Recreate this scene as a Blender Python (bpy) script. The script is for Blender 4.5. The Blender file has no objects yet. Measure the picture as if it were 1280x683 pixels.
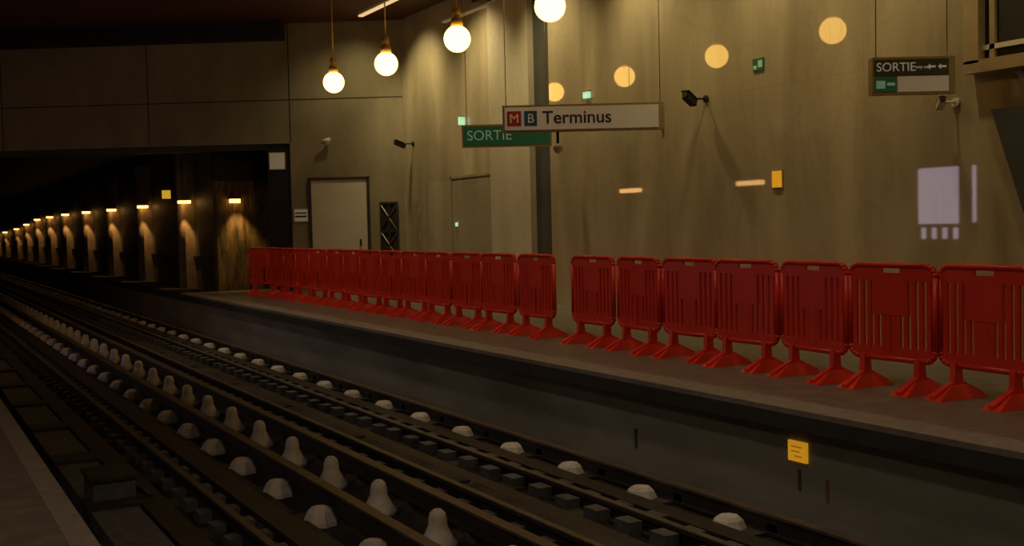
import bpy, bmesh, math, random
from mathutils import Vector, Matrix
random.seed(4)
S=bpy.context.scene
S.view_settings.view_transform='Standard'
COL=S.collection

# ------------------------------------------------------------ materials
def mat(name, col, rough=0.6, metal=0.0, emis=None, es=0.0, col2=None, scale=4.0, stretch=(1,1,1),
        bump=0.0, coat=0.0, detail=6.0, spec=0.5, coords='Object', lo=0.35, hi=0.65):
    m=bpy.data.materials.new(name); m.use_nodes=True
    nt=m.node_tree; b=nt.nodes['Principled BSDF']
    b.inputs['Base Color'].default_value=(*col,1)
    b.inputs['Roughness'].default_value=rough
    b.inputs['Metallic'].default_value=metal
    b.inputs['Specular IOR Level'].default_value=spec
    b.inputs['Coat Weight'].default_value=coat
    b.inputs['Coat Roughness'].default_value=0.04
    if emis:
        b.inputs['Emission Color'].default_value=(*emis,1)
        b.inputs['Emission Strength'].default_value=es
    if col2 is not None:
        tc=nt.nodes.new('ShaderNodeTexCoord'); mp=nt.nodes.new('ShaderNodeMapping')
        mp.inputs['Scale'].default_value=stretch
        n=nt.nodes.new('ShaderNodeTexNoise'); n.inputs['Scale'].default_value=scale
        n.inputs['Detail'].default_value=detail; n.inputs['Roughness'].default_value=0.62
        r=nt.nodes.new('ShaderNodeValToRGB')
        r.color_ramp.elements[0].position=lo; r.color_ramp.elements[0].color=(*col,1)
        r.color_ramp.elements[1].position=hi; r.color_ramp.elements[1].color=(*col2,1)
        nt.links.new(tc.outputs[coords],mp.inputs[0]); nt.links.new(mp.outputs[0],n.inputs['Vector'])
        nt.links.new(n.outputs['Fac'],r.inputs[0]); nt.links.new(r.outputs[0],b.inputs['Base Color'])
        if bump>0:
            bp=nt.nodes.new('ShaderNodeBump'); bp.inputs['Strength'].default_value=bump
            bp.inputs['Distance'].default_value=0.05
            nt.links.new(n.outputs['Fac'],bp.inputs['Height']); nt.links.new(bp.outputs[0],b.inputs['Normal'])
    return m

def marble(name,ca,cb_):
    m=bpy.data.materials.new(name); m.use_nodes=True
    nt=m.node_tree; b=nt.nodes['Principled BSDF']; L=nt.links.new; N=nt.nodes.new
    tc=N('ShaderNodeTexCoord'); mp=N('ShaderNodeMapping'); mp.inputs['Scale'].default_value=(1,1.1,0.22)
    n=N('ShaderNodeTexNoise'); n.inputs['Scale'].default_value=1.0; n.inputs['Detail'].default_value=7; n.inputs['Distortion'].default_value=.6
    r=N('ShaderNodeValToRGB'); e=r.color_ramp.elements
    e[0].position=.3; e[0].color=(*ca,1); e[1].position=.7; e[1].color=(*cb_,1)
    L(tc.outputs['Object'],mp.inputs[0]); L(mp.outputs[0],n.inputs['Vector']); L(n.outputs['Fac'],r.inputs[0])
    mp2=N('ShaderNodeMapping'); mp2.inputs['Scale'].default_value=(1,1.2,0.55); mp2.inputs['Rotation'].default_value=(.5,0,0)
    n2=N('ShaderNodeTexNoise'); n2.inputs['Scale'].default_value=1.3; n2.inputs['Detail'].default_value=8; n2.inputs['Distortion'].default_value=1.2
    r2=N('ShaderNodeValToRGB'); e=r2.color_ramp.elements
    e[0].position=.46; e[0].color=(1,1,1,1); e[1].position=.5; e[1].color=(.92,.92,.91,1)
    x=e.new(.54); x.color=(1,1,1,1)
    L(tc.outputs['Object'],mp2.inputs[0]); L(mp2.outputs[0],n2.inputs['Vector']); L(n2.outputs['Fac'],r2.inputs[0])
    mx=N('ShaderNodeMix'); mx.data_type='RGBA'; mx.blend_type='MULTIPLY'; mx.inputs[0].default_value=1
    L(r.outputs[0],mx.inputs[6]); L(r2.outputs[0],mx.inputs[7])
    sp=N('ShaderNodeSeparateXYZ'); L(tc.outputs['Object'],sp.inputs[0])
    cb=N('ShaderNodeCombineXYZ'); L(sp.outputs['Y'],cb.inputs[0]); L(sp.outputs['Z'],cb.inputs[1])
    br=N('ShaderNodeTexBrick'); br.offset=0; br.inputs['Scale'].default_value=1
    br.inputs['Brick Width'].default_value=1.9; br.inputs['Row Height'].default_value=3.1
    br.inputs['Mortar Size'].default_value=.004; br.inputs['Color1'].default_value=(1,1,1,1)
    br.inputs['Color2'].default_value=(.92,.925,.92,1); br.inputs['Mortar'].default_value=(.78,.78,.76,1)
    L(cb.outputs[0],br.inputs['Vector'])
    mx2=N('ShaderNodeMix'); mx2.data_type='RGBA'; mx2.blend_type='MULTIPLY'; mx2.inputs[0].default_value=1
    L(mx.outputs[2],mx2.inputs[6]); L(br.outputs['Color'],mx2.inputs[7]); L(mx2.outputs[2],b.inputs['Base Color'])
    b.inputs['Roughness'].default_value=.5; b.inputs['Specular IOR Level'].default_value=.3
    b.inputs['Coat Weight'].default_value=1; b.inputs['Coat Roughness'].default_value=.025; b.inputs['Coat IOR'].default_value=1.62
    return m

M=dict(
 marble=marble('polished_marble',(.30,.255,.172),(.51,.445,.31)),
 marble_p=marble('pale_marble',(.49,.45,.355),(.62,.575,.46)),
 concrete=mat('cast_concrete',(.21,.183,.122),.8,col2=(.30,.265,.18),scale=1.2,stretch=(1,1,.5),bump=.1),
 concrete_d=mat('dirty_concrete',(.22,.205,.17),.85,col2=(.33,.31,.255),scale=1.6,stretch=(1,.4,1.4),bump=.15),
 trackbed=mat('trackbed_concrete',(.018,.015,.0125),.95,col2=(.05,.043,.035),scale=1.6,bump=.5,detail=10,spec=.2),
 plinth=mat('plinth_concrete',(.045,.04,.033),.95,col2=(.09,.08,.067),scale=3,bump=.4,spec=.2),
 floor=mat('granite_paving',(.13,.108,.09),.42,col2=(.20,.168,.14),scale=5,bump=.03),
 edge=mat('platform_edge_stone',(.19,.162,.136),.6,col2=(.26,.225,.19),scale=9),
 nosing=mat('dark_nosing',(.03,.028,.024),.7,col2=(.05,.046,.04),scale=6),
 ceiling=mat('brown_ceiling_panel',(.085,.030,.017),.45,col2=(.12,.043,.024),scale=3),
 steel=mat('oiled_steel',(.030,.025,.021),.6,.3,col2=(.055,.044,.034),scale=14),
 railtop=mat('worn_rail_head',(.12,.095,.072),.5,.4,col2=(.17,.138,.11),scale=10),
 insul=mat('insulator_white',(.54,.50,.44),.6,col2=(.76,.71,.63),scale=9),
 block=mat('fastening_block',(.065,.065,.069),.7,col2=(.12,.12,.125),scale=12),
 red=mat('red_plastic',(.76,.036,.016),.36,col2=(.86,.050,.022),scale=3,spec=.45),
 black=mat('matt_black',(.008,.008,.008),.7,col2=(.014,.013,.012),scale=5),
 dark=mat('dark_recess',(.022,.022,.020),.5,col2=(.034,.034,.030),scale=2),
 recess=mat('slate_panel',(.050,.054,.052),.5,col2=(.068,.071,.066),scale=2),
 greydoor=mat('painted_door',(.56,.53,.46),.5,col2=(.62,.59,.51),scale=1.5),
 brass=mat('brass',(.85,.55,.14),.4,.35,col2=(.9,.6,.18),scale=8),
 globe=mat('opal_glass_lit',(.9,.8,.6),.3,emis=(1,.55,.11),es=8.5),
 strip=mat('strip_lit',(.9,.8,.6),.5,emis=(1,.66,.32),es=.8),
 sconce=mat('sconce_lit',(.9,.7,.4),.5,emis=(1,.48,.12),es=4.5),
 slot=mat('slot_lit',(.9,.7,.4),.5,emis=(1,.52,.17),es=8),
 screen=mat('screen_lit',(.5,.5,.6),.5,emis=(.86,.68,.84),es=3.2,col2=(.4,.4,.5),scale=3),
 signw=mat('sign_white',(.56,.50,.39),.5,emis=(1,.86,.60),es=.06,col2=(.60,.54,.42),scale=2),
 frame=mat('sign_frame_bronze',(.34,.28,.17),.5,.2,col2=(.40,.32,.20),scale=6),
 signd=mat('sign_charcoal',(.045,.05,.045),.5,col2=(.06,.064,.06),scale=5),
 green=mat('sign_green',(.012,.09,.04),.5,emis=(.02,.3,.12),es=.05,col2=(.014,.10,.045),scale=5),
 gtext=mat('letter_green_white',(.35,.6,.42),.5,emis=(.5,.9,.6),es=.08),
 wtext=mat('letter_white',(.7,.7,.66),.5,emis=(1,1,.9),es=.08),
 dtext=mat('letter_dark',(.03,.03,.03),.5),
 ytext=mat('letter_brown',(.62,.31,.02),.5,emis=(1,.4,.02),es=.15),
 gglow=mat('green_glow',(.3,.6,.4),.5,emis=(.45,.8,.5),es=.8),  # emissive green for the modelled exit light reflections and the door's light speck
 lred=mat('line_badge_red',(.55,.05,.03),.5),
 lblue=mat('line_badge_blue',(.02,.12,.42),.5),
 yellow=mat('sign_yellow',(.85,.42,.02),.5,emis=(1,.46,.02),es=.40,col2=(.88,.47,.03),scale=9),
 ysig=mat('signal_yellow_lit',(.8,.5,.02),.5,emis=(1,.6,.04),es=.5),
 camw=mat('camera_shell_white',(.6,.57,.5),.4,col2=(.65,.62,.55),scale=5),
 gold=mat('rough_brown_render',(.05,.034,.016),.8,col2=(.28,.185,.065),scale=2.8,stretch=(2.5,1,.5),bump=.8,detail=9,lo=.38,hi=.70),
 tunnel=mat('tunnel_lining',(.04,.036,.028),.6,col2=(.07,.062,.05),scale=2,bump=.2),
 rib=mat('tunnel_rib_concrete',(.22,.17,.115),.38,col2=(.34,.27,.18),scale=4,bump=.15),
 slit=mat('drain_slit',(.06,.055,.045),.8,col2=(.08,.074,.06),scale=9),
 paint=mat('red_paint_mark',(.20,.09,.07),.7),
)

# ------------------------------------------------------------ mesh builder
class MB:
    def __init__(s,name): s.name=name; s.bm=bmesh.new(); s.mats=[]
    def mi(s,k):
        if k not in s.mats: s.mats.append(k)
        return s.mats.index(k)
    def box(s,x0,x1,y0,y1,z0,z1,m,mtx=None):
        i=s.mi(m); P=[(x0,y0,z0),(x1,y0,z0),(x1,y1,z0),(x0,y1,z0),(x0,y0,z1),(x1,y0,z1),(x1,y1,z1),(x0,y1,z1)]
        v=[s.bm.verts.new((mtx@Vector(p)) if mtx else p) for p in P]
        for f in ((0,3,2,1),(4,5,6,7),(0,1,5,4),(1,2,6,5),(2,3,7,6),(3,0,4,7)):
            s.bm.faces.new([v[k] for k in f]).material_index=i
    def prism(s,pts,vec,m):
        i=s.mi(m); n=len(pts); vec=Vector(vec)
        a=[s.bm.verts.new(p) for p in pts]; b=[s.bm.verts.new(Vector(p)+vec) for p in pts]
        s.bm.faces.new(a).material_index=i; s.bm.faces.new(b[::-1]).material_index=i
        for k in range(n): s.bm.faces.new((a[k],b[k],b[(k+1)%n],a[(k+1)%n])).material_index=i
    def cyl(s,p0,p1,r0,r1=None,seg=12,m='steel'):
        if r1 is None: r1=r0
        p0=Vector(p0);p1=Vector(p1); z=(p1-p0).normalized()
        x=z.orthogonal().normalized(); y=z.cross(x); i=s.mi(m)
        A=[s.bm.verts.new(p0+(x*math.cos(t)+y*math.sin(t))*r0) for t in [2*math.pi*k/seg for k in range(seg)]]
        B=[s.bm.verts.new(p1+(x*math.cos(t)+y*math.sin(t))*r1) for t in [2*math.pi*k/seg for k in range(seg)]]
        for k in range(seg):
            f=s.bm.faces.new((A[k],A[(k+1)%seg],B[(k+1)%seg],B[k])); f.material_index=i; f.smooth=True
        s.bm.faces.new(A[::-1]).material_index=i; s.bm.faces.new(B).material_index=i
    def lathe(s,c,prof,m,seg=14,sx=1,sy=1,k0=1.0):
        i=s.mi(m); c=Vector(c); rings=[]
        for r,z in prof:
            rings.append([s.bm.verts.new(c+Vector((k0*sx*r*math.cos(2*math.pi*k/seg),k0*sy*r*math.sin(2*math.pi*k/seg),z*k0))) for k in range(seg)])
        for a,b in zip(rings,rings[1:]):
            for k in range(seg):
                f=s.bm.faces.new((a[k],a[(k+1)%seg],b[(k+1)%seg],b[k])); f.material_index=i; f.smooth=(seg>9)
        s.bm.faces.new(rings[0][::-1]).material_index=i; s.bm.faces.new(rings[-1]).material_index=i
    def sphere(s,c,r,m,seg=24):
        prof=[(max(r*math.sin(math.pi*k/seg),r*.01),-r*math.cos(math.pi*k/seg)) for k in range(seg+1)]
        s.lathe(c,prof,m,seg=seg+8)
    def done(s,loc=(0,0,0),rz=0,parent=None):
        bmesh.ops.recalc_face_normals(s.bm,faces=s.bm.faces)
        me=bpy.data.meshes.new(s.name); s.bm.to_mesh(me); s.bm.free()
        for k in s.mats: me.materials.append(M[k])
        o=bpy.data.objects.new(s.name,me); COL.objects.link(o); o.location=loc; o.rotation_euler=(0,0,rz)
        if parent: o.parent=parent
        return o
def dup(o,loc,rz=0,name=None):
    c=bpy.data.objects.new(name or o.name.split('.')[0],o.data); COL.objects.link(c); c.location=loc; c.rotation_euler=(0,0,rz); return c
def text(body,size,m,parent,loc,rot,name,ext=.004,align='LEFT',off=0.0):
    cu=bpy.data.curves.new(name,'FONT'); cu.body=body; cu.size=size; cu.extrude=ext; cu.align_x=align; cu.align_y='CENTER'; cu.offset=off
    cu.materials.append(M[m]); o=bpy.data.objects.new(name,cu); COL.objects.link(o)
    o.parent=parent; o.location=loc; o.rotation_euler=rot; return o
def light(kind,loc,energy,col,target=None,**k):
    l=bpy.data.lights.new('lamp_or_fill_light',kind); l.energy=energy; l.color=col
    for a,b in k.items(): setattr(l,a,b)
    o=bpy.data.objects.new('lamp_or_fill_light',l); COL.objects.link(o); o.location=loc
    if target is not None:
        o.rotation_euler=(Vector(target)-Vector(loc)).to_track_quat('-Z','Y').to_euler()
    return o

TH=math.atan(774/1400); ct,st=math.cos(TH),math.sin(TH)
H=1.4; XW=10.0; CEIL=6.0; FL=-.85; PE=5.71; LE=.764
CX,CY=XW,23.13
EA=math.atan2(.535,-.845)

# ------------------------------------------------------------ room shell
b=MB('wall_right')
b.box(XW,XW+.4,-8,16.63,-.9,CEIL,'marble')
b.box(XW,XW+.4,17.34,18.85,-.9,CEIL,'marble_p')
b.box(XW+.10,XW+.5,18.85,23.6,-.9,CEIL,'marble')
b.box(XW+.12,XW+.5,16.6,17.4,-.9,CEIL,'recess')
b.done()
ED=Matrix.Translation((CX+.1,CY,0))@Matrix.Rotation(EA,4,'Z')
b=MB('wall_end')
far=-.6
b.box(0,2.58,far,0,0,CEIL,'concrete')
b.box(2.58,12.3,far,0,3.33,CEIL,'concrete')
b.box(12.3,16,far,0,-.9,CEIL,'concrete')
b.box(0.0,16,-.01,.004,4.288,4.312,'dark')
for t in (2.56,5.8,9.2): b.box(t-.012,t+.012,-.01,.004,3.34,CEIL,'dark')
o=b.done(); o.matrix_world=ED
b=MB('ceiling_duct'); b.box(2.62,15,0.01,.5,5.62,CEIL,'black'); b.box(2.62,15,.2,.23,5.6,5.62,'dark'); b.done().matrix_world=ED
b=MB('tunnel_portal_frame')
b.box(2.59,3.12,-.5,-.05,0,3.32,'black'); b.box(3.12,12.2,-.5,-.05,3.2,3.32,'dark')
o=b.done(); o.matrix_world=ED

b=MB('floor'); b.box(LE-.2,6.2,-8,100,FL-.2,FL,'trackbed'); b.done()
b=MB('platform_far')
b.box(PE,XW,-8,25.9,-.16,0,'floor'); b.box(PE-.01,PE+.3,-8,25.9,-.15,.004,'edge')
b.box(PE-.02,PE+.05,-8,100,-.15,-.035,'nosing')
b.box(PE+.07,PE+.6,-8,100,FL,-.15,'concrete_d')
b.box(PE,7.9,25.9,100,-.16,0,'trackbed')
b.done()
b=MB('platform_near')
b.box(-2.6,LE-.12,-8,28,-.2,0,'floor'); b.box(LE-.12,LE,-8,28,-.2,.003,'edge'); b.box(LE-.5,LE-.1,-8,28,FL,-.2,'concrete_d')
b.done()
b=MB('wall_left'); b.box(-2.9,-2.6,-8,31,-.9,CEIL,'concrete'); b.done()
b=MB('wall_back'); b.box(-2.9,XW+.4,-8.3,-8,-.9,CEIL,'concrete'); b.done()
b=MB('ceiling'); b.box(-2.9,XW+.5,-8.3,32,CEIL,CEIL+.3,'ceiling'); b.done()
# tunnel
SC=[(28.0,2.12),(33.2,2.13),(38.4,2.15),(43.8,2.18),(49.5,2.2),(54.7,2.18),(59.7,2.14),(64.8,1.95),(70.3,1.75),(77.8,1.6),(84,1.5)]
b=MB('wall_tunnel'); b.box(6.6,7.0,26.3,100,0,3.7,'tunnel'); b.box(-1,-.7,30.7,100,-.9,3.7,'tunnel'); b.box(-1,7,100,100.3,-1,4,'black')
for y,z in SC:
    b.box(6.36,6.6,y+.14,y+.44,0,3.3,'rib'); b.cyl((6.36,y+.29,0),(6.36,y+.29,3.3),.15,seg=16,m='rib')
b.box(6.54,6.6,26.3,100,.75,.80,'steel')
b.done()
b=MB('wall_tunnel_face'); b.box(6.6,8.6,26.0,26.3,0,2.55,'gold'); b.box(6.6,8.6,26.0,26.3,2.55,3.7,'black'); b.box(7.9,8.2,24.8,26.0,0,3.7,'tunnel'); b.done()
b=MB('ceiling_tunnel'); b.prism([(8.6,24.85,3.7),(-1,30.95,3.7),(-1,100,3.7),(8.6,100,3.7)],(0,0,.3),'black'); b.done()
for k,(y,z) in enumerate(SC):
    b=MB('tunnel_sconce'); b.box(-.13,.13,-.10,.16,-.03,.04,'sconce'); b.box(-.15,.15,-.12,.18,.04,.07,'black')
    b.done(loc=(6.32,y-.06,z))
    light('SPOT',(6.31,y-.06,z-.07),(64,64,66,68,70,70,66,52,40,30,26)[k],(1,.52,.16),target=(6.36,y+.13,.5),spot_size=.8,spot_blend=.5,shadow_soft_size=.03)
b=MB('tunnel_sconce'); b.box(-.11,.11,-.14,0,-.03,.06,'sconce'); b.box(-.13,.13,-.16,0,.06,.10,'black'); b.done(loc=(7.02,26.0,2.07))
light('SPOT',(7.02,25.75,2.0),48,(1,.58,.18),target=(7.15,26.0,.8),spot_size=1.3,spot_blend=.8,shadow_soft_size=.05)

# ------------------------------------------------------------ track
def rail(name,x,ztop,w=.07,h=.14,y0=-7.9,y1=99,foot=.13):
    b=MB(name)
    b.box(x-foot/2,x+foot/2,y0,y1,ztop-h,ztop-h+.02,'steel')
    b.box(x-.012,x+.012,y0,y1,ztop-h+.02,ztop-.035,'steel')
    b.box(x-w/2,x+w/2,y0,y1,ztop-.035,ztop-.004,'steel'); b.box(x-w/2+.008,x+w/2-.008,y0,y1,ztop-.004,ztop,'railtop')
    return b.done()
for x in (1.05,2.14,3.95,4.66): rail('running_rail',x,-.70)
def guide(x,z):
    b=MB('guide_bar')
    b.box(x-.045,x+.045,-7.9,99,z-.02,z,'railtop'); b.box(x-.03,x-.005,-7.9,99,z-.13,z-.02,'steel')
    b.box(x-.045,x+.045,-7.9,99,z-.15,z-.13,'steel'); b.done()
guide(2.93,-.63); guide(3.50,-.60); guide(5.36,-.68)
b=MB('rolling_strip')
for x in (1.76,2.45): b.box(x-.1,x+.1,-7.9,99,FL,FL+.09,'steel')
for x in (4.28,5.0): b.box(x-.09,x+.09,-7.9,99,FL,FL+.08,'steel')
b.done()
b=MB('track_plinth')
b.box(3.62,3.85,-7.9,99,FL,FL+.05,'plinth')
for k in range(40):
    y=-6+k*2.4
    b.box(4.05,4.2,y,y+2.3,FL,FL+.10,'plinth'); b.box(2.58,2.66,y,y+2.3,FL,FL+.05,'plinth')
b.done()
PR_A=[(.135,0),(.13,.03),(.095,.10),(.06,.13),(.03,.135)]
PR_B=[(.13,0),(.125,.035),(.085,.09),(.06,.14),(.058,.18),(.048,.215),(.025,.235)]
PR_C=[(.13,0),(.125,.03),(.10,.085),(.07,.11),(.03,.115)]
b=MB('guide_bar_insulators')
for k in range(-8,75):
    y=7.03+1.08*k
    b.lathe((2.765,y,FL),PR_A,'insul',k0=1.04,seg=8); b.lathe((3.25,y,FL),PR_B,'insul',sx=.95,k0=1.18,seg=12)
    b.lathe((5.20,y+.31,FL),PR_C,'insul',k0=1.05,seg=8)
    for x in (2.95,3.50,5.36): b.box(x-.03,x+.03,y-.05,y+.05,FL,-.75,'block')
b.done()
b=MB('rail_fastening_blocks')
for k in range(-10,130):
    y=7+.43*k
    for x in (4.55,4.77):
        j=random.uniform(-.02,.02)
        b.box(x-.06,x+.06,y-.09+j,y+.09+j,FL,FL+.10+random.uniform(0,.02),'block')
    for x in (2.03,2.25,3.84,4.06):
        b.box(x-.05,x+.05,y-.08,y+.08,FL,FL+.08,'block')
b.done()
b=MB('sleepers')
for k in range(-8,75):
    y=7.2+1.08*k
    b.box(1.0,2.75,y-.12,y+.12,FL,FL+.03,'plinth'); b.box(3.1,5.5,y-.12,y+.12,FL,FL+.03,'plinth')
b.done()
b=MB('cable_trough')
b.box(1.25,1.60,-6,60,FL,FL+.12,'block')
for k in range(30): b.box(1.23,1.62,-5+2*k,-4.6+2*k,FL,FL+.15,'steel')
b.done()
b=MB('junction_box'); b.box(1.3,1.62,9.2,9.7,FL,FL+.3,'block'); b.box(1.28,1.64,9.18,9.72,FL+.3,FL+.33,'steel'); b.cyl((1.62,9.4,FL+.2),(1.9,9.4,FL+.02),.02,m='steel'); b.done()

# ------------------------------------------------------------ barriers
def barrier():
    b=MB('crowd_barrier'); L=.42; z0,z1=.25,1.0; R=.09; r=.024
    pts=[]
    for cy,cz,a0 in ((L-R,z1-R,0),(-L+R,z1-R,90),(-L+R,z0+R,180),(L-R,z0+R,270)):
        for a in (0,22.5,45,67.5,90):
            t=math.radians(a0+a); pts.append((0,cy+R*math.cos(t),cz+R*math.sin(t)))
    for p,q in zip(pts,pts[1:]+pts[:1]): b.cyl(p,q,r,seg=8,m='red')
    b.box(-.012,.012,-L,-.09,.93,.985,'red'); b.box(-.012,.012,.09,L,.93,.985,'red')
    b.box(-.015,.015,-L,L,.88,.94,'red'); b.box(-.012,.012,-L+.03,L-.03,.27,.34,'red')
    n=11
    for k in range(n):
        y=-L+.055+k*(2*L-.11)/(n-1)
        b.box(-.014,.014,y-.020,y+.020,.30,.90,'red')
    b.box(-.018,.018,-.17,.17,.60,.88,'red'); b.box(-.014,.014,-.05,.05,.30,.62,'red')
    for y in (-.27,.27):
        b.prism([(-.035,y-.025,.27),(.035,y-.025,.27),(.045,y-.025,.13),(.25,y-.025,.035),(.25,y-.025,0.004),(-.25,y-.025,0.004),(-.25,y-.025,.035),(-.045,y-.025,.13)],(0,.05,0),'red')
        P=[(-.26,y-.085),(.26,y-.085),(.26,y+.085),(-.26,y+.085)]
        i=b.mi('red'); lo=[b.bm.verts.new((x,yy,.0)) for x,yy in P]; hi=[b.bm.verts.new((x*.35,y+(yy-y)*.5,.10)) for x,yy in P]
        b.bm.faces.new(lo[::-1]).material_index=i; b.bm.faces.new(hi).material_index=i
        for k in range(4): b.bm.faces.new((lo[k],lo[(k+1)%4],hi[(k+1)%4],hi[k])).material_index=i
    return b
YS=[3.76,4.64,5.52,6.37,7.23,8.11,8.99,9.86,10.74,12.03,13.02,13.93,14.84,15.76,16.62,17.5,18.4,19.25,20.12,21.0,21.88,22.75]
first=barrier().done(loc=(7.0,YS[0],0.002))
for y in YS[1:]:
    dup(first,(7.0+random.uniform(-.03,.03),y,0.002),random.uniform(-.06,.06)+(.06 if y>12 else -.02))
dup(first,(6.95,23.5,.002),.55)

# ------------------------------------------------------------ pendants, wall wash and added fill spots
b=MB('globe_pendant_lamp')
b.sphere((0,0,0),.2,'globe'); b.cyl((0,0,.17),(0,0,.30),.095,.085,seg=20,m='brass'); b.cyl((0,0,.30),(0,0,.46),.065,.055,seg=16,m='brass')
b.cyl((0,0,.46),(0,0,CEIL-4.19),.012,seg=8,m='brass'); b.cyl((0,0,CEIL-4.24),(0,0,CEIL-4.19),.07,seg=16,m='brass')
gp=b.done(loc=(7.53,20.5,4.19))
for y in (17.9,15.15,12.45,9.75,7.05,4.35,1.65,-1.05): dup(gp,(7.53,y,4.19))
b=MB('ceiling_strip_light'); b.box(9.05,9.15,-7,23.0,CEIL-.03,CEIL,'strip'); b.done()
WARM=(1,.78,.37)
for k in range(11):
    y=21.9-2.7*k
    light('SPOT',(8.8,y,CEIL-.08),(300,285,260,210,190,175,165,150,140,140,140)[k],WARM,target=(10.0,y-.1,3.6),spot_size=1.7,spot_blend=1.0,shadow_soft_size=.12)
    if k<10:
        light('SPOT',(4.4,y-.6,CEIL-.05),98,(1,.78,.50),target=(7.0,y-.6,.3),spot_size=1.15,spot_blend=.6,shadow_soft_size=.2)  # fill spots without a fixture, added to brighten the barriers
        light('SPOT',(2.6,y-.6,CEIL-.05),84,(1,.82,.58),target=(5.6,y-.6,-.4),spot_size=.85,spot_blend=.7,shadow_soft_size=.2)  # extra unseen spots added to lift the wall under the platform
light('SPOT',(8.9,22.2,CEIL-.08),100,WARM,target=(9.0,23.8,3.6),spot_size=1.6,spot_blend=1.0,shadow_soft_size=.12)  # added spot, no lamp there, brightens the end wall near the corner
b=MB('ceiling_speaker'); b.box(9.2,9.45,17.6,17.9,5.35,5.9,'black'); b.cyl((9.32,17.75,5.9),(9.32,17.75,6),.03,m='black'); b.done()

# ------------------------------------------------------------ signs
def sign_root(name,loc):
    e=bpy.data.objects.new(name,None); COL.objects.link(e); e.location=loc; e.rotation_euler=(0,0,-TH); return e
R90=(math.pi/2,0,0)
r=sign_root('hanging_station_sign',(8.13,12.64,2.80))
b=MB('sign_box'); w=1.08; h=.18
b.box(-w,w,0,.10,-h,h,'frame'); b.box(-w+.03,w-.08,-.012,.0,-h+.03,h-.03,'signw')
b.box(-w+.06,-w+.25,-.02,-.012,-.1,.1,'lred'); b.box(-w+.29,-w+.46,-.02,-.012,-.1,.1,'lblue')
b.cyl((w-.05,.05,h),(w-.05,.05,CEIL-2.80),.006,m='frame'); b.cyl((-w+.05,.05,h),(-w+.05,.05,CEIL-2.80),.006,m='frame')
b.box(w-.03,w+.0,.02,.08,-h-.12,-h,'frame')
b.done(parent=r)
text('M',.17,'signw',r,(-w+.155,-.022,-.005),R90,'line_letter_m',align='CENTER')
text('B',.17,'signw',r,(-w+.375,-.022,-.005),R90,'line_letter_b',align='CENTER')
text('Terminus',.24,'dtext',r,(-w+.53,-.014,.0),R90,'terminus_letters',off=.003)
r=sign_root('exit_sign',(8.92,16.2,2.86))
b=MB('sign_box'); b.box(-.74,.74,0,.09,-.185,.185,'frame'); b.box(-.71,.71,-.012,0,-.155,.155,'green')
b.cyl((-.66,.05,.185),(-.66,.05,CEIL-2.86),.006,m='frame'); b.cyl((.66,.05,.185),(.66,.05,CEIL-2.86),.006,m='frame'); b.done(parent=r)
text('SORTIE',.23,'gtext',r,(-.66,-.014,0),R90,'exit_letters')
r=sign_root('exit_direction_sign',(9.18,8.07,2.825))
b=MB('sign_box'); b.box(-.41,.44,0,.12,-.19,.19,'frame'); b.box(-.39,.37,-.01,0,.0,.165,'signd'); b.box(-.39,-.16,-.01,0,-.165,-.01,'green'); b.box(-.15,.37,-.01,0,-.165,-.01,'signw')
b.box(-.37,-.28,-.014,-.01,-.13,-.05,'gtext'); b.box(-.26,-.18,-.014,-.01,-.10,-.07,'gtext')
for x in (.20,.31): b.box(x-.035,x+.035,-.014,-.01,.075,.095,'wtext'); b.prism([(x-.02,-.014,.055),(x-.05,-.014,.085),(x-.02,-.014,.115)],(0,.004,0),'wtext')
b.cyl((-.35,.06,.19),(-.35,.06,CEIL-2.825),.006,m='frame'); b.cyl((.38,.06,.19),(.38,.06,CEIL-2.825),.006,m='frame'); b.done(parent=r)
text('SORTIE',.125,'wtext',r,(-.37,-.012,.083),R90,'exit_letters')
text('way out',.045,'wtext',r,(.03,-.012,.083),R90,'way_out_letters')

def wallbox(name,y,z,w,h,m,d=.03,x=XW):
    b=MB(name); b.box(x-d,x,y-w/2,y+w/2,z-h/2,z+h/2,m); b.box(x-d*.6,x,y-w/2-.01,y+w/2+.01,z-h/2-.01,z+h/2+.01,'frame'); return b.done()
wallbox('warning_plate',10.96,1.90,.17,.21,'yellow')
b=MB('exit_light_reflection'); b.box(XW-.05,XW,15.32,15.48,3.42,3.52,'gglow'); b.box(XW-.06,XW,15.30,15.50,3.52,3.55,'frame'); b.done()  # reflection of an exit light in the marble, modelled as a glowing box
b=MB('exit_light_reflection'); b.box(XW-.02,XW+.1,20.07,20.13,3.4,3.56,'gglow'); b.box(XW-.03,XW+.1,20.05,20.15,3.56,3.58,'frame'); b.done()  # another reflected light speck, built as a glowing box on the wall
b=MB('exit_sign_reflection'); b.box(XW-.02,XW,11.19,11.40,3.33,3.49,'green'); b.box(XW-.025,XW-.02,11.21,11.29,3.37,3.46,'gtext'); b.box(XW-.025,XW-.02,11.32,11.38,3.35,3.40,'gtext'); b.done()  # faint green reflection of an exit sign, put on the marble as a plate
def cctv(loc,m,rz,name='security_camera',sc=1.0,wall=.35):
    b=MB(name)
    T=Matrix.Rotation(rz,4,'Z')@Matrix.Rotation(math.radians(18),4,'Y')
    b.box(-.16*sc,.10*sc,-.045*sc,.045*sc,-.04*sc,.045*sc,m,T); b.box(-.19*sc,.11*sc,-.055*sc,.055*sc,.045*sc,.058*sc,m,T)
    b.cyl(T@Vector((-.19*sc,0,0)),T@Vector((-.16*sc,0,0)),.036*sc,m='black')
    b.cyl((0,0,0),(wall*.5,0,.03),.014,m=m); b.cyl((wall*.5,0,.03),(wall,0,.03),.014,m=m); b.cyl((wall-.03,0,.03),(wall,0,.03),.05,m=m)
    return b.done(loc=loc)
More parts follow.
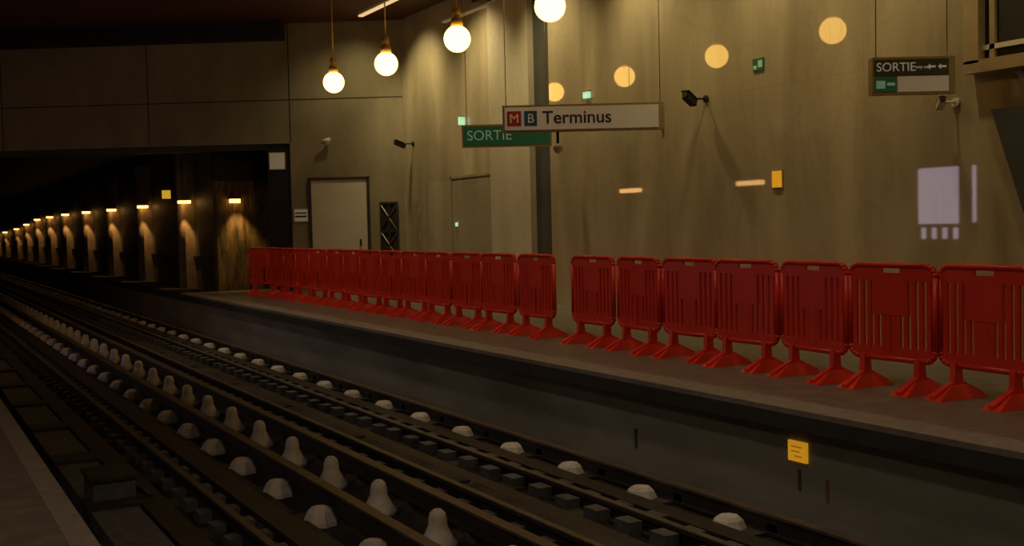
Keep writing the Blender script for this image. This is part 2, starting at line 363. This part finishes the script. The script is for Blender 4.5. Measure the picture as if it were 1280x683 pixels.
cctv((9.72,12.38,3.05),'black',.5,wall=.28,sc=1.1); cctv((9.75,8.2,2.56),'camw',.9,sc=.8,wall=.25); cctv((9.8,22.6,3.18),'black',.3,wall=.3,sc=1.0)
b=MB('dome_camera'); b.cyl((0,0,.06),(0,0,.24),.02,m='black'); b.cyl((0,0,.0),(0,0,.07),.07,.06,seg=16,m='camw'); b.sphere((0,0,0),.06,'camw',12); b.done(loc=(7.85,12.85,2.39))
b=MB('door_1'); x=XW+.1
b.box(x-.02,x,18.98,20.7,0,2.35,'concrete'); b.box(x-.035,x,18.92,18.98,0,2.4,'concrete'); b.box(x-.035,x,20.7,20.76,0,2.4,'concrete'); b.box(x-.035,x,18.92,20.76,2.35,2.4,'concrete')
b.box(x-.06,x-.02,20.45,20.5,1.38,1.46,'gglow'); b.done()
b=MB('door_2')
b.box(.86,2.12,0,.03,0,2.48,'greydoor'); b.box(.80,.86,0,.06,0,2.54,'dark'); b.box(2.12,2.18,0,.06,0,2.54,'dark'); b.box(.80,2.18,0,.06,2.48,2.54,'dark'); b.box(1.0,1.04,.03,.08,1.0,1.14,'steel')
b.done().matrix_world=ED
b=MB('notice_plate'); b.box(2.22,2.52,0,.03,1.57,1.84,'signw'); b.box(2.24,2.50,.03,.035,1.66,1.70,'dtext'); b.box(2.24,2.50,.03,.035,1.74,1.77,'dtext'); b.done().matrix_world=ED
b=MB('portal_sign'); b.box(2.72,3.06,-.05,-.02,2.76,3.12,'signw'); b.box(2.70,3.08,-.05,-.03,2.74,3.14,'frame'); b.done().matrix_world=ED
b=MB('folded_metal_gate')
for x in (.18,.37,.56): b.box(x-.015,x+.015,.03,.07,0,1.96,'steel')
for z in (.05,.68,1.3,1.93): b.box(.18,.56,.03,.07,z-.015,z+.015,'steel')
for z in (.05,.68,1.3):
    b.cyl((.18,.05,z),(.56,.05,z+.62),.012,m='camw'); b.cyl((.56,.05,z),(.18,.05,z+.62),.012,m='steel')
b.box(.17,.57,.0,.03,0,1.96,'black')
b.done().matrix_world=ED
b=MB('bullet_camera'); b.cyl((1.71,0,3.36),(1.71,.14,3.36),.02,m='camw'); b.cyl((1.62,.16,3.38),(1.82,.16,3.33),.05,m='camw'); b.sphere((1.71,.1,3.3),.06,'camw',10); b.done().matrix_world=ED
b=MB('tunnel_marker_light'); b.box(-.10,.10,-.02,.02,-.10,.10,'ysig'); b.box(-.02,.02,-.02,.02,.10,1.40,'black'); b.done(loc=(5.82,27.6,2.30))
x=PE+.07
b=MB('yellow_warning_sign'); b.box(x-.02,x,6.055,6.245,-.395,-.245,'yellow'); b.box(x-.022,x-.02,6.10,6.21,-.29,-.28,'ytext'); b.box(x-.022,x-.02,6.12,6.21,-.325,-.315,'ytext'); b.box(x-.022,x-.02,6.10,6.18,-.36,-.35,'ytext'); b.done()
b=MB('drain_slot'); b.box(x-.006,x,8.2,8.24,-.63,-.46,'slit'); b.box(x-.006,x,6.13,6.16,-.60,-.45,'slit'); b.done()
b=MB('paint_mark'); b.box(x-.004,x,5.85,5.88,-.64,-.48,'paint'); b.done()
b=MB('window_1'); x=XW
b.box(x-.16,x,7.80,7.98,2.95,5.0,'frame'); b.box(x-.16,x,5.6,7.98,2.85,2.98,'frame'); b.box(x-.05,x,5.6,7.8,2.98,5.0,'black'); b.box(x-.09,x,7.66,7.72,2.98,5,'frame'); b.box(x-.09,x,5.6,7.8,3.08,3.13,'camw'); b.box(x-.09,x,5.6,7.8,3.78,3.83,'frame')
b.done()
b=MB('escalator_side_panel'); b.prism([(x-.06,7.73,2.47),(x-.06,5.2,2.47),(x-.06,5.2,0),(x-.06,6.85,0),(x-.06,7.4,1.53)],(.06,0,0),'recess'); b.done()

# camera-side platform: display and hung lights (seen as reflections in the marble)
b=MB('advertising_display')
b.box(-2.60,-2.48,18.4,19.6,1.17,2.55,'screen'); b.box(-2.60,-2.5,17.7,19.7,0,2.65,'black'); b.box(-2.6,-2.48,17.9,18.0,1.2,2.55,'screen')
for y in (18.42,18.74,19.06,19.38): b.box(-2.6,-2.49,y,y+.14,.8,1.08,'screen')
b.done()
b=MB('linear_pendant_light'); b.box(-.1,.1,-.45,.45,-.07,.05,'slot'); b.box(-.12,.12,-.47,.47,.05,.09,'black')
for y in (-.35,.35): b.cyl((0,y,.09),(0,y,CEIL-2.36),.008,m='black')
l0=b.done(loc=(0,28.5,2.36)); dup(l0,(0,23.0,2.36))
light('SPOT',(-1.2,3,5.9),300,(1,.76,.55),target=(.1,5.0,0),spot_size=1.5,spot_blend=.8,shadow_soft_size=.2)  # out-of-view spot added to light the near platform

# ------------------------------------------------------------ world, camera
w=bpy.data.worlds.new('world'); S.world=w; w.use_nodes=True
w.node_tree.nodes['Background'].inputs[0].default_value=(.02,.018,.014,1)
ph=math.atan(61.1/1400); ro=math.radians(1.3)
f=Vector((st*math.cos(ph),ct*math.cos(ph),-math.sin(ph))); r0=Vector((ct,-st,0)); u0=r0.cross(f)
r=r0*math.cos(ro)-u0*math.sin(ro); u=u0*math.cos(ro)+r0*math.sin(ro)
cam=bpy.data.cameras.new('camera'); co=bpy.data.objects.new('camera',cam); COL.objects.link(co)
m3=Matrix((r,u,-f)).transposed(); co.matrix_world=Matrix.Translation((0,0,H))@m3.to_4x4()
cam.lens=36*1400/1280; cam.sensor_width=36; cam.clip_start=.05; cam.clip_end=300
S.camera=co
